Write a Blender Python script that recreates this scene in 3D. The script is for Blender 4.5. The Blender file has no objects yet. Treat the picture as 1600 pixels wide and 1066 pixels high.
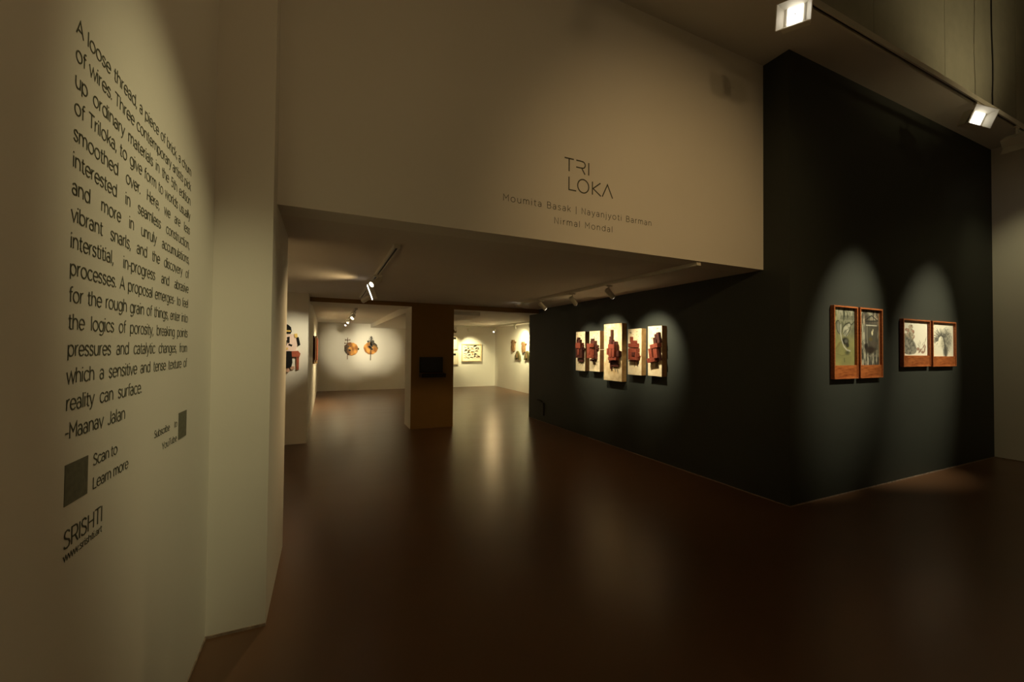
import bpy, bmesh, math, random
import numpy as np
from mathutils import Vector, Matrix, Quaternion

random.seed(4)
sc = bpy.context.scene
COL = sc.collection

# ------------------------------------------------------------------ camera
cam_d = bpy.data.cameras.new('camera')
cam = bpy.data.objects.new('camera', cam_d)
COL.objects.link(cam)
cam_d.sensor_width = 36.0
cam_d.lens = 637.87 / 1600 * 36
cam_d.shift_y = 0.86 / 1600
cam_d.clip_start = 0.02
YAW, PITCH, ROLL = (math.radians(a) for a in (24.519, 1.004, 0.526))
fw = Vector((math.sin(YAW) * math.cos(PITCH), math.cos(YAW) * math.cos(PITCH), math.sin(PITCH)))
rt = Vector((math.cos(YAW), -math.sin(YAW), 0))
up = rt.cross(fw)
r2 = rt * math.cos(ROLL) + up * math.sin(ROLL)
u2 = up * math.cos(ROLL) - rt * math.sin(ROLL)
m = Matrix((r2, u2, -fw)).transposed().to_4x4()
m.translation = (0, 0, 1.55)
cam.matrix_world = m
sc.camera = cam

# ------------------------------------------------------------------ world, exposure
w = bpy.data.worlds.new('world')
sc.world = w
w.use_nodes = True
w.node_tree.nodes['Background'].inputs[0].default_value = (1.0, 0.8, 0.55, 1)
w.node_tree.nodes['Background'].inputs[1].default_value = 0.0
sc.view_settings.view_transform = 'Standard'
sc.view_settings.look = 'None'
sc.view_settings.exposure = 0.0
sc.view_settings.gamma = 1.0
sc.view_settings.use_curve_mapping = False

WARM = (1.0, 0.70, 0.33)
WARM2 = (1.0, 0.78, 0.40)
OLIVE = (1.0, 0.88, 0.46)
SOFT = (1.0, 0.88, 0.58)
AMBER = (1.0, 0.66, 0.29)

# ------------------------------------------------------------------ materials
MATS = {}


def nodes_of(name):
    mt = bpy.data.materials.new(name)
    mt.use_nodes = True
    MATS[name] = mt
    nt = mt.node_tree
    return mt, nt, nt.nodes, nt.links, nt.nodes['Principled BSDF']


def paint(name, rgb, rough=0.6, var=0.06, scale=3.0, bump=0.02, bscale=220, spec=0.4, metal=0.0, stretch=None, rgb2=None):
    """Plain coloured surface with slight procedural variation and fine relief."""
    mt, nt, N, L, b = nodes_of(name)
    tc = N.new('ShaderNodeTexCoord')
    src = tc.outputs['Object']
    if stretch:
        mp = N.new('ShaderNodeMapping')
        mp.inputs['Scale'].default_value = stretch
        L.new(src, mp.inputs[0])
        src = mp.outputs[0]
    n = N.new('ShaderNodeTexNoise')
    n.inputs['Scale'].default_value = scale
    n.inputs['Detail'].default_value = 5
    L.new(src, n.inputs['Vector'])
    cr = N.new('ShaderNodeValToRGB')
    lo = rgb2 if rgb2 else tuple(c * (1 - var) for c in rgb)
    hi = rgb if rgb2 else tuple(min(1, c * (1 + var)) for c in rgb)
    cr.color_ramp.elements[0].position = 0.3
    cr.color_ramp.elements[1].position = 0.7
    cr.color_ramp.elements[0].color = (*lo, 1)
    cr.color_ramp.elements[1].color = (*hi, 1)
    L.new(n.outputs['Fac'], cr.inputs[0])
    L.new(cr.outputs[0], b.inputs['Base Color'])
    b.inputs['Roughness'].default_value = rough
    b.inputs['Specular IOR Level'].default_value = spec
    b.inputs['Metallic'].default_value = metal
    if bump:
        n2 = N.new('ShaderNodeTexNoise')
        n2.inputs['Scale'].default_value = bscale
        L.new(src, n2.inputs['Vector'])
        bp = N.new('ShaderNodeBump')
        bp.inputs['Strength'].default_value = bump
        bp.inputs['Distance'].default_value = 0.01
        L.new(n2.outputs['Fac'], bp.inputs['Height'])
        L.new(bp.outputs[0], b.inputs['Normal'])
    return mt


def emit(name, rgb, strength):
    mt, nt, N, L, b = nodes_of(name)
    b.inputs['Base Color'].default_value = (0.8, 0.8, 0.8, 1)
    b.inputs['Emission Color'].default_value = (*rgb, 1)
    b.inputs['Emission Strength'].default_value = strength
    return mt


def vcol(name, rough=0.7, spec=0.2):
    mt, nt, N, L, b = nodes_of(name)
    a = N.new('ShaderNodeVertexColor')
    a.layer_name = 'Col'
    L.new(a.outputs[0], b.inputs['Base Color'])
    b.inputs['Roughness'].default_value = rough
    b.inputs['Specular IOR Level'].default_value = spec
    return mt


paint('white_wall', (0.80, 0.77, 0.71), 0.75, 0.02, 1.2, 0.03, 90, 0.25)
paint('ceiling_white', (0.74, 0.70, 0.64), 0.8, 0.03, 1.0, 0.03, 90, 0.2)
paint('grey_panel', (0.46, 0.46, 0.38), 0.85, 0.05, 6, 0.15, 160, 0.2)
paint('black_wall', (0.037, 0.042, 0.037), 0.6, 0.06, 1.5, 0.04, 130, 0.3)
paint('mustard', (0.23, 0.125, 0.028), 0.6, 0.08, 1.2, 0.03, 120, 0.3)
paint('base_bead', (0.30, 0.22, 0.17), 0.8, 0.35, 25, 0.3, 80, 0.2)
paint('vinyl', (0.085, 0.088, 0.060), 0.55, 0.03, 5, 0, 100, 0.3)
paint('lamp_white', (0.72, 0.69, 0.60), 0.45, 0.02, 6, 0, 100, 0.4)
paint('lamp_dark', (0.02, 0.02, 0.02), 0.5, 0.02, 6, 0, 100, 0.4)
paint('black_plastic', (0.006, 0.006, 0.006), 0.35, 0.1, 6, 0, 100, 0.4)
paint('screen_glass', (0.003, 0.003, 0.004), 0.12, 0.1, 6, 0, 100, 0.5)
paint('cherry_wood', (0.52, 0.17, 0.055), 0.42, 0.3, 9, 0.05, 60, 0.45, stretch=(1.2, 6, 7), rgb2=(0.27, 0.068, 0.018))
paint('cherry_wood_panel', (0.50, 0.16, 0.045), 0.4, 0.3, 7, 0.05, 60, 0.45, stretch=(1.5, 6, 7), rgb2=(0.20, 0.045, 0.012))
paint('cream_board', (0.86, 0.74, 0.53), 0.7, 0.3, 14, 0.05, 60, 0.2, rgb2=(0.72, 0.56, 0.34))
paint('cream_board_aged', (0.82, 0.66, 0.42), 0.7, 0.3, 9, 0.05, 60, 0.2, rgb2=(0.52, 0.35, 0.17))
paint('tan_wood', (0.58, 0.36, 0.14), 0.6, 0.3, 11, 0.06, 60, 0.3, rgb2=(0.30, 0.15, 0.05))
paint('brown_wood', (0.19, 0.095, 0.035), 0.6, 0.3, 11, 0.06, 60, 0.3, rgb2=(0.10, 0.045, 0.016))
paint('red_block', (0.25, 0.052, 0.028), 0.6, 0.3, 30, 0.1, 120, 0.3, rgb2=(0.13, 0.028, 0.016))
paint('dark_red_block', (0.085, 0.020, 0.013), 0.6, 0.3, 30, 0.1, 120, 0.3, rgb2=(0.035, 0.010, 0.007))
paint('ink', (0.018, 0.015, 0.013), 0.7, 0.3, 30, 0, 120, 0.2)
paint('bone_wire', (0.75, 0.68, 0.5), 0.5, 0.1, 30, 0, 120, 0.3)
paint('pale_frame', (0.74, 0.60, 0.38), 0.55, 0.1, 12, 0.03, 60, 0.3)
paint('cream_paper', (0.88, 0.80, 0.64), 0.8, 0.05, 12, 0, 60, 0.2)
paint('black_iron', (0.035, 0.030, 0.022), 0.5, 0.3, 20, 0.05, 60, 0.4)
paint('rust_iron', (0.17, 0.085, 0.045), 0.6, 0.3, 20, 0.05, 60, 0.4)
paint('pink_paper', (0.86, 0.66, 0.60), 0.8, 0.05, 12, 0, 60, 0.2)
paint('yellow_cloth', (0.75, 0.52, 0.16), 0.8, 0.1, 30, 0, 60, 0.2)
paint('black_cloth', (0.010, 0.010, 0.010), 0.9, 0.3, 40, 0.2, 160, 0.2)
paint('red_brown', (0.36, 0.09, 0.05), 0.6, 0.2, 20, 0.05, 100, 0.3)
paint('skin_paper', (0.62, 0.38, 0.28), 0.8, 0.1, 20, 0, 60, 0.2)
paint('bark', (0.27, 0.15, 0.075), 0.8, 0.4, 20, 0.4, 60, 0.2, rgb2=(0.11, 0.06, 0.03))
paint('moss', (0.12, 0.10, 0.045), 0.9, 0.4, 30, 0.4, 80, 0.2, rgb2=(0.07, 0.06, 0.025))
paint('patch_grey', (0.15, 0.15, 0.11), 0.6, 0.2, 60, 0, 60, 0.3)
emit('lamp_glow', (1.0, 0.93, 0.80), 5)
emit('lamp_glow_warm', (1.0, 0.90, 0.72), 6)
vcol('painted')


def floor_mat():
    mt, nt, N, L, b = nodes_of('polished_floor')
    tc = N.new('ShaderNodeTexCoord')
    n = N.new('ShaderNodeTexNoise')
    n.inputs['Scale'].default_value = 0.9
    n.inputs['Detail'].default_value = 4
    L.new(tc.outputs['Object'], n.inputs['Vector'])
    cr = N.new('ShaderNodeValToRGB')
    cr.color_ramp.elements[0].position = 0.1
    cr.color_ramp.elements[1].position = 0.9
    cr.color_ramp.elements[0].color = (0.128, 0.063, 0.032, 1)
    cr.color_ramp.elements[1].color = (0.162, 0.083, 0.043, 1)
    L.new(n.outputs['Fac'], cr.inputs[0])
    L.new(cr.outputs[0], b.inputs['Base Color'])
    n2 = N.new('ShaderNodeTexNoise')
    n2.inputs['Scale'].default_value = 2.5
    n2.inputs['Detail'].default_value = 2
    mp = N.new('ShaderNodeMapping')
    mp.inputs['Scale'].default_value = (0.6, 2.0, 1)
    L.new(tc.outputs['Object'], mp.inputs[0])
    L.new(mp.outputs[0], n2.inputs['Vector'])
    mr = N.new('ShaderNodeMapRange')
    mr.inputs['To Min'].default_value = 0.27
    mr.inputs['To Max'].default_value = 0.33
    L.new(n2.outputs['Fac'], mr.inputs['Value'])
    L.new(mr.outputs[0], b.inputs['Roughness'])
    b.inputs['Specular IOR Level'].default_value = 0.40


floor_mat()

# ------------------------------------------------------------------ helpers


def bm_box(bm, x0, x1, y0, y1, z0, z1, mat=None):
    vs = [bm.verts.new((x, y, z)) for x in (x0, x1) for y in (y0, y1) for z in (z0, z1)]
    if mat is not None:
        for v in vs:
            v.co = mat @ v.co
    for f in ((0, 1, 3, 2), (4, 6, 7, 5), (0, 4, 5, 1), (2, 3, 7, 6), (0, 2, 6, 4), (1, 5, 7, 3)):
        bm.faces.new([vs[i] for i in f])
    return vs


def bm_cyl(bm, p0, p1, r0, r1=None, seg=20):
    p0, p1 = Vector(p0), Vector(p1)
    r1 = r0 if r1 is None else r1
    q = (p1 - p0).to_track_quat('Z', 'Y')
    a, b = [], []
    for i in range(seg):
        t = 2 * math.pi * i / seg
        d = q @ Vector((math.cos(t), math.sin(t), 0))
        a.append(bm.verts.new(p0 + d * r0))
        b.append(bm.verts.new(p1 + d * r1))
    for i in range(seg):
        j = (i + 1) % seg
        bm.faces.new((a[i], a[j], b[j], b[i]))
    bm.faces.new(a[::-1])
    bm.faces.new(b)


def link(name, bm, mat, parent=None, loc=None, bevel=0.0, smooth=False):
    me = bpy.data.meshes.new(name)
    bmesh.ops.recalc_face_normals(bm, faces=bm.faces[:])
    bm.to_mesh(me)
    bm.free()
    me.materials.append(MATS[mat])
    if smooth:
        for p in me.polygons:
            p.use_smooth = True
    o = bpy.data.objects.new(name, me)
    COL.objects.link(o)
    if parent is not None:
        o.parent = parent
    if loc is not None:
        o.location = loc
    if bevel:
        md = o.modifiers.new('bevel', 'BEVEL')
        md.width = bevel
        md.segments = 2
        md.limit_method = 'ANGLE'
    return o


def box(name, x0, x1, y0, y1, z0, z1, mat, parent=None, bevel=0.0):
    """A box given in the parent's (or the world's) coordinates, origin at its base centre."""
    bm = bmesh.new()
    cx, cy = (x0 + x1) / 2, (y0 + y1) / 2
    bm_box(bm, x0 - cx, x1 - cx, y0 - cy, y1 - cy, 0, z1 - z0)
    return link(name, bm, mat, parent, (cx, cy, z0), bevel)


def struct(name, *a, **k):
    o = box(name, *a, **k)
    if o.parent is None:
        o['kind'] = 'structure'
    return o


def thing(name, label, cat, loc=(0, 0, 0), rot=None, group=None):
    o = bpy.data.objects.new(name, None)
    o.empty_display_size = 0.1
    COL.objects.link(o)
    o.location = loc
    if rot is not None:
        o.rotation_mode = 'QUATERNION'
        o.rotation_quaternion = rot
    o['label'] = label
    o['category'] = cat
    if group:
        o['group'] = group
    return o


# ------------------------------------------------------------------ structure (metres; camera at x=0, y=0)
XL, XP, XB, XR = -0.556, -0.281, 4.229, 9.0756          # left wall, pier side, dark side wall, right wall
YF, YP, YH, YQ = 2.565, 2.654, 2.8355, 3.641            # dark front wall, pier front, header, pier back
ZS, ZC, ZT = 2.414, 4.615, 6.8                          # gallery ceiling, strip ceiling, hall ceiling
XW, YW, YC, YC2, YB = -0.261, 7.357, 7.863, 8.507, 8.3165
XC1, XC2, YK, XRR = 1.483, 2.313, 15.777, 6.4235
YE = 2.14                                               # edge of the strip ceiling
Y0 = -5.5

fl = struct('floor', -3.2, 9.4, Y0 - .2, 16.0, -0.2, 0, 'polished_floor')
struct('wall_left', XL - .2, XL, Y0, YP, 0, ZT, 'white_wall')
struct('wall_pier', XL - .2, XP, YP, YQ, 0, ZC, 'white_wall')
struct('wall_header', XP, XB, YH, YH + .22, ZS, ZC, 'white_wall')
struct('wall_dark_side', XB, XB + .2, YF, YB, 0, ZC, 'black_wall')
struct('wall_dark_front', XB + .2, XR, YF, YF + .2, 0, ZC, 'black_wall')
struct('wall_right', XR, XR + .2, Y0, YF + .2, 0, ZT, 'white_wall')
struct('wall_behind', XL - .2, XR + .2, Y0 - .2, Y0, 0, ZT, 'white_wall')
struct('ceiling_strip', XL - .2, XR + .2, YE + .03, YH + .22, ZC, ZC + .15, 'ceiling_white')
struct('ceiling_hall', XL - .2, XR + .2, Y0 - .2, YE + .2, ZT, ZT + .15, 'grey_panel')
# panelled upper wall over the strip ceiling
up_w = struct('wall_upper', XL, XR, YE + .03, YE + .2, ZC + .15, ZT, 'grey_panel')
seams = [XL, 0.6, 2.05, 3.45, 4.857, 6.351, 8.393 - .45, XR]
seams[6] = 8.393 - 0.0
for a, b in zip(seams[:-1], seams[1:]):
    o = box('panel', a + .004, b - .004, YE, YE + .03, ZC, ZT, 'grey_panel')
    o.parent = up_w
    o.matrix_parent_inverse = Matrix.Translation(-Vector(up_w.location))
# gallery behind the header
struct('ceiling_gallery', -3.2, XRR + .2, YH + .22, YK + .2, ZS, ZS + .15, 'ceiling_white')
struct('wall_gallery_left', -3.2, -3.0, YQ, YW, 0, ZS, 'white_wall')
struct('wall_gallery_front', -3.2, XL - .2, YQ - .2, YQ, 0, ZS, 'white_wall')
struct('wall_nook', -3.2, XW, YW, YK, 0, ZS, 'white_wall')
struct('wall_back', XW, XRR + .2, YK, YK + .2, 0, ZS, 'white_wall')
struct('wall_back_right', XRR, XRR + .2, YB, YK, 0, ZS, 'white_wall')
struct('wall_back_front', XB + .2, XRR, YB - .2, YB, 0, ZS, 'white_wall')
# column and lintel: mustard fronts, white sides
cl = struct('wall_column', XC1, XC2, YC + .012, YC2, 0, ZS, 'white_wall')
box('painted_front', -(XC2 - XC1) / 2, (XC2 - XC1) / 2, -(YC2 - YC - .012) / 2 - .012, -(YC2 - YC - .012) / 2, 0, ZS, 'mustard', cl)
bl = struct('trim_lintel', XW, XC1, YC + .012, YC2, 2.338, ZS, 'white_wall')
box('painted_front', -(XC1 - XW) / 2, (XC1 - XW) / 2, -(YC2 - YC - .012) / 2 - .012, -(YC2 - YC - .012) / 2, 0, ZS - 2.338, 'mustard', bl)
br = struct('trim_lintel_right', XC2, XB, YC + .012, YC2 - .2, 2.322, ZS, 'white_wall')
box('painted_front', -(XB - XC2) / 2, (XB - XC2) / 2, -(YC2 - .2 - YC - .012) / 2 - .012, -(YC2 - .2 - YC - .012) / 2, 0, ZS - 2.322, 'mustard', br)
struct('ceiling_beam', 1.49, 3.1, YC2, YK, 2.272, ZS, 'white_wall')
# thin uneven plaster bead where walls meet the floor
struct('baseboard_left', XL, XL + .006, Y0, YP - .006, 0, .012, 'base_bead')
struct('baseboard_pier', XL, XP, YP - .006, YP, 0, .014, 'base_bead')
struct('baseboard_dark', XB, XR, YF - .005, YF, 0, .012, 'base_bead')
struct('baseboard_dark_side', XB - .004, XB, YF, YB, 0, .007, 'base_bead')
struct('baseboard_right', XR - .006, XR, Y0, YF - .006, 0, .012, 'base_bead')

# ------------------------------------------------------------------ lighting tracks and lamps


def track(name, label, p0, p1, w=.052, h=.034, hang=None, slot=True):
    """Straight lighting track with a dark slot along its underside."""
    p0, p1 = Vector(p0), Vector(p1)
    d = p1 - p0
    L_ = d.length
    q = Matrix((d.normalized(), Vector((0, 0, 1)).cross(d.normalized()), Vector((0, 0, 1)))).transposed().to_quaternion()
    t = thing(name, label, 'light track', p0, q, 'lighting tracks')
    bm = bmesh.new()
    bm_box(bm, 0, L_, -w / 2, -w * .22, -h, 0)
    bm_box(bm, 0, L_, w * .22, w / 2, -h, 0)
    bm_box(bm, 0, L_, -w * .22, w * .22, -h * .45, 0)
    link('rail', bm, 'lamp_white', t)
    box('slot', .01, L_ - .01, -w * .2, w * .2, -h * .7, -h * .46, 'lamp_dark', t)
    for a in (-.012, L_):
        box('end_cap', a, a + .012, -w / 2 - .001, w / 2 + .001, -h - .001, 0, 'lamp_white', t)
    for x, z in (hang or []):
        bm = bmesh.new()
        rr = random.Random(5)
        prev = Vector((x, 0, 0))
        n = 14
        for i in range(1, n + 1):
            c = Vector((x + .012 * math.sin(i * 1.1), .006 * math.cos(i * .9), z * i / n))
            bm_cyl(bm, prev, c, .007, seg=8)
            prev = c
        link('suspension_cable', bm, 'lamp_dark', t)
    return t


def lamp(name, label, mount, target, kind='can', drop=.09, power=60, angle=40, blend=.6, color=WARM,
         group=None, size=.035, glow='lamp_glow', light=True, roll=0.0, scale=1.0):
    """Track lamp: adapter, stem, tilting head with its own light, all aimed at target."""
    mount, target = Vector(mount), Vector(target)
    t = thing(name, label, 'spotlight', mount, None, group)
    box('adapter', -.045, .045, -.016, .016, -.022, 0, 'lamp_white', t, .002)
    bm = bmesh.new()
    bm_cyl(bm, (0, 0, -.02), (0, 0, -drop), .009, seg=10)
    link('stem', bm, 'lamp_white', t)
    piv = Vector((0, 0, -drop))
    d = (target - (mount + piv)).normalized()
    q = d.to_track_quat('-Z', 'Y') @ Quaternion((0, 0, 1), roll)
    if kind == 'can':
        bm = bmesh.new()
        r, ln = .034 * scale, .13 * scale
        bm_cyl(bm, (0, 0, .04), (0, 0, -ln + .03), r, seg=24)
        hd = link('head', bm, 'lamp_white', t, piv)
        bm = bmesh.new()
        bm_cyl(bm, (0, 0, .052), (0, 0, .04), r * .7, r * .95, seg=24)
        link('heat_sink', bm, 'lamp_white', hd)
        bm = bmesh.new()
        bm_cyl(bm, (0, 0, -ln + .0295), (0, 0, -ln + .026), r * .84, seg=24)
        link('lens', bm, glow, hd)
        lz = -ln + .015
    elif kind == 'bar':
        bm = bmesh.new()
        bm_box(bm, -.14 * scale, .14 * scale, -.02, .02, -.03, .03)
        hd = link('head', bm, 'lamp_white', t, piv, .003)
        bm = bmesh.new()
        bm_box(bm, -.13 * scale, .13 * scale, -.012, .012, -.034, -.0295)
        link('lens', bm, glow, hd)
        lz = -.05
    else:  # rectangular flood with a splayed bezel
        bm = bmesh.new()
        a, b, c = .105 * scale, .085 * scale, .10 * scale
        bm_box(bm, -a, a, -b, b, 0, c)
        hd = link('head', bm, 'lamp_white', t, piv, .004)
        # splayed bezel: four quads, thick
        bm = bmesh.new()
        i_, o_, z_ = .80, 1.22, -.075 * scale
        for k in range(4):
            cs = [(-a, -b), (a, -b), (a, b), (-a, b)]
            p, n_ = cs[k], cs[(k + 1) % 4]
            lo0 = Vector((p[0] * i_, p[1] * i_, 0)); lo1 = Vector((n_[0] * i_, n_[1] * i_, 0))
            hi0 = Vector((p[0] * o_, p[1] * o_, z_)); hi1 = Vector((n_[0] * o_, n_[1] * o_, z_))
            out = Vector(((p[0] + n_[0]) / 2, (p[1] + n_[1]) / 2, 0)).normalized() * .006
            vs = [bm.verts.new(v) for v in (lo0, lo1, hi1, hi0, lo0 + out, lo1 + out, hi1 + out, hi0 + out)]
            for f in ((0, 1, 2, 3), (7, 6, 5, 4), (0, 4, 5, 1), (1, 5, 6, 2), (2, 6, 7, 3), (3, 7, 4, 0)):
                bm.faces.new([vs[j] for j in f])
        link('bezel', bm, 'lamp_white', hd)
        bm = bmesh.new()
        bm_box(bm, -a * .55, a * .55, -b * .74, b * .74, -.006, -.0005)
        link('lens', bm, glow, hd)
        lz = z_ - .01
    hd.rotation_mode = 'QUATERNION'
    hd.rotation_quaternion = q
    if light:
        ld = bpy.data.lights.new('spot', 'SPOT')
        ld.energy = power
        ld.color = color
        ld.spot_size = math.radians(angle)
        ld.spot_blend = blend
        ld.shadow_soft_size = size
        lo = bpy.data.objects.new('spot', ld)
        COL.objects.link(lo)
        lo.parent = hd
        lo.location = (0, 0, lz)
    return t


# hall: suspended track in front of the dark wall
track('light_track', 'long pale track hanging high above the dark front wall on a black cable',
      (3.30, 1.99, 4.435), (9.02, 1.99, 4.435), .05, .055, [(3.80, ZT - 4.435), (0.02, ZT - 4.435)])
TZ = 4.38
lamp('flood_light', 'white box floodlight at top edge with bright white rectangular face', (3.36, 1.99, TZ), (-0.5, .4, 3.3),
     'flood', .15, 45, 84, .8, WARM, 'floodlights on the hall track', scale=.9, roll=.1)
lamp('flood_light', 'white box floodlight glowing brightly above the right end of the dark wall', (6.68, 1.99, TZ), (4.0, -2.5, 3.2),
     'flood', .17, 115, 120, .8, WARM, 'floodlights on the hall track', roll=.3, scale=.95)
lamp('flood_light', 'unlit looking white box lamp seen from behind at the right edge', (7.80, 1.99, TZ), (9.07, 1.9, 2.0),
     'flood', .20, 26, 84, 1, OLIVE, 'floodlights on the hall track', roll=.0, scale=.95)
# out of frame lamps of the hall, on a second track above the camera
track('light_track', 'second suspended hall track, out of view above the camera', (0.2, .6, 4.435), (8.5, .6, 4.435), .05, .055, [(.5, ZT - 4.435), (7.5, ZT - 4.435)])
lamp('track_spotlight', 'white spotlight out of view, aimed at the printed wall text', (1.1, .6, TZ), (XL, 2.16, 1.52),
     'can', .12, 190, 33, 1, OLIVE, 'hall spotlights')
track('light_track', 'added third hall track, out of view behind the camera', (-.3, -2.6, 4.435), (3.5, -2.6, 4.435), .05, .055, [(.5, ZT - 4.435), (3.0, ZT - 4.435)])  # track added only to carry the header fill lamps
for hx, lab, tgt, pw, an in ((-.1, 'leftmost', (.9, YH, 2.9), 52, 56), (1.0, 'middle one', (3.1, YH, 2.35), 150, 46), (2.2, 'rightmost', (3.1, YH, 2.35), 150, 46)):  # unseen fill lamps added to brighten the header, three for softer shadows
    lamp('flood_light', '%s of three added fill floodlights out of view behind the camera, aimed at the header' % lab, (hx, -2.6, TZ), tgt,
         'flood', .17, pw, an, 1, AMBER, 'added header floodlights', size=.16)
lamp('track_spotlight', 'white spotlight out of view, aimed at the tall framed paintings', (5.9, .6, TZ), (5.32, YF, 1.72),
     'can', .12, 640, 31, 1, SOFT, 'hall spotlights')
lamp('track_spotlight', 'white spotlight out of view, aimed at the low framed drawings', (7.8, .6, TZ), (7.05, YF, 1.50),
     'can', .12, 680, 36, 1, SOFT, 'hall spotlights')

lamp('flood_light', 'added fill floodlight out of view, aimed at the panelled upper wall', (6.9, .6, TZ), (6.6, YE, 5.75),
     'flood', .17, 36, 106, 1, WARM2, 'hall spotlights')  # unseen fill lamp added to lighten the upper wall and hanging track

# gallery: left track
track('light_track', 'white ceiling track in the gallery left of the brown column', (.53, 3.49, ZS), (.53, 7.3, ZS))
GZ = ZS - .034
lamp('track_spotlight', 'small round spotlight shining towards the viewer on the left gallery track', (.53, 4.88, GZ), (-1.3, 3.7, 1.0),
     'can', .07, 160, 80, .9, WARM, 'left gallery track lamps')
lamp('bar_light', 'thin glowing bar lamp on the left gallery track', (.53, 5.48, GZ), (-2.2, 4.9, 1.6),
     'bar', .12, 14, 130, 1, WARM, 'left gallery track lamps', roll=1.2, scale=.8)
lamp('track_spotlight', 'small white cylinder spotlight at the far end of the left gallery track', (.53, 6.10, GZ), (-.55, YW, 1.55),
     'can', .13, 100, 42, 1, SOFT, 'left gallery track lamps')
# gallery: right track beside the dark wall
track('light_track', 'white ceiling track running beside the dark side wall', (3.30, 2.87, ZS), (3.30, 7.05, ZS))
lamp('track_spotlight', 'white spotlight on the ceiling nearest the viewer, above the five wooden boxes', (3.30, 4.25, GZ), (4.16, 4.40, 1.62),
     'can', .09, 115, 64, 1, SOFT, 'right gallery track lamps', roll=.0)
lamp('track_spotlight', 'middle white spotlight on the track beside the dark wall', (3.30, 5.10, GZ), (4.16, 5.35, 1.62),
     'can', .10, 130, 66, 1, SOFT, 'right gallery track lamps')
lamp('track_spotlight', 'white spotlight on the track beside the dark wall, nearest the lintel', (3.30, 6.05, GZ), (4.16, 5.95, 1.55),
     'can', .09, 70, 60, 1, SOFT, 'right gallery track lamps')
lamp('bar_light', 'low white bar lamp at the far end of the track beside the dark wall', (3.30, 6.80, GZ), (2.6, 11, 1.4),
     'bar', .04, 10, 120, .8, WARM, 'right gallery track lamps', scale=.9, glow='lamp_glow_warm', light=False, roll=0)
# back room: left track
track('light_track', 'thin ceiling track in the back room left of the column', (.60, 9.6, ZS), (.60, 14.4, ZS))
for (y, tgt, k, pw, lab, lit) in (
        (10.4, (.85, YK, 1.5), 'can', 560, 'nearest of the tiny spotlights before the two orange discs', True),
        (11.2, (1.65, YK, 1.5), 'can', 600, 'second of the tiny spotlights before the two orange discs', True),
        (12.3, (-.2, 11.6, 1.2), 'can', 199, 'third of the tiny spotlights before the two orange discs', True),
        (13.8, (-.2, 13.0, 1.2), 'can', 199, 'farthest of the tiny spotlights before the two orange discs', True)):
    lamp('track_spotlight', lab, (.60, y, GZ), tgt, k, .08, pw, 27 if pw > 200 else 90, 1, SOFT if pw > 200 else WARM2, 'back room track lamps', light=lit)
# back room: right tracks
track('light_track', 'thin ceiling track along the back wall above the pale framed collage', (4.2, 14.9, ZS), (5.77, 14.9, ZS))
track('light_track', 'thin ceiling track beside the far right white wall', (5.80, 8.9, ZS), (5.80, 14.85, ZS))
lamp('track_spotlight', 'small bright round spotlight under the ceiling beside the far corner', (5.80, 14.3, GZ), (3.4, 12.2, .6),
     'can', .16, 50, 120, .9, WARM, 'far right track lamps', size=.14)
lamp('track_spotlight', 'small white spotlight beside the far right wall, at the dark wall edge', (5.80, 12.5, GZ), (XRR, 13.2, 1.5),
     'can', .08, 190, 100, .9, OLIVE, 'far right track lamps')
lamp('track_spotlight', 'small white spotlight beside the far right wall, out of view', (5.80, 11.4, GZ), (XRR, 12.4, 1.5),
     'can', .08, 170, 100, .9, OLIVE, 'far right track lamps')
lamp('track_spotlight', 'small white spotlight hanging above the pale framed collage', (4.95, 14.9, GZ), (5.40, YK, 1.35),
     'can', .10, 130, 70, .9, OLIVE, 'far back wall lamps')
lamp('track_spotlight', 'small white spotlight above the two stacked cream panels', (4.45, 14.9, GZ), (4.6, YK, 1.4),
     'can', .10, 100, 70, .9, OLIVE, 'far back wall lamps')

# ------------------------------------------------------------------ lettering


def arc(cx, cy, rx, ry, a0, a1, n=9):
    return [(cx + rx * math.cos(math.radians(a0 + (a1 - a0) * i / (n - 1))), cy + ry * math.sin(math.radians(a0 + (a1 - a0) * i / (n - 1)))) for i in range(n)]


XH = .74
bowl_r = arc(.43, .37, .33, .37, 0, 360, 17)
bowl_l = arc(.41, .37, .33, .37, 0, 360, 17)


def arch(x0, x1, h=XH):
    c, r = (x0 + x1) / 2, (x1 - x0) / 2
    return [(x0, h - .34)] + arc(c, h - .32, r, .32, 180, 0)[1:-1] + [(x1, h - .34), (x1, 0)]


S_low = [(.52, .60), (.44, .69), (.31, .74), (.16, .70), (.09, .58), (.13, .47), (.30, .385), (.46, .31), (.53, .19), (.47, .06), (.31, 0), (.15, .04), (.06, .14)]
S_cap = [(.62, .85), (.53, .95), (.37, 1.0), (.19, .95), (.11, .78), (.16, .62), (.36, .52), (.57, .43), (.66, .26), (.58, .07), (.38, 0), (.18, .04), (.06, .16)]
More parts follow.
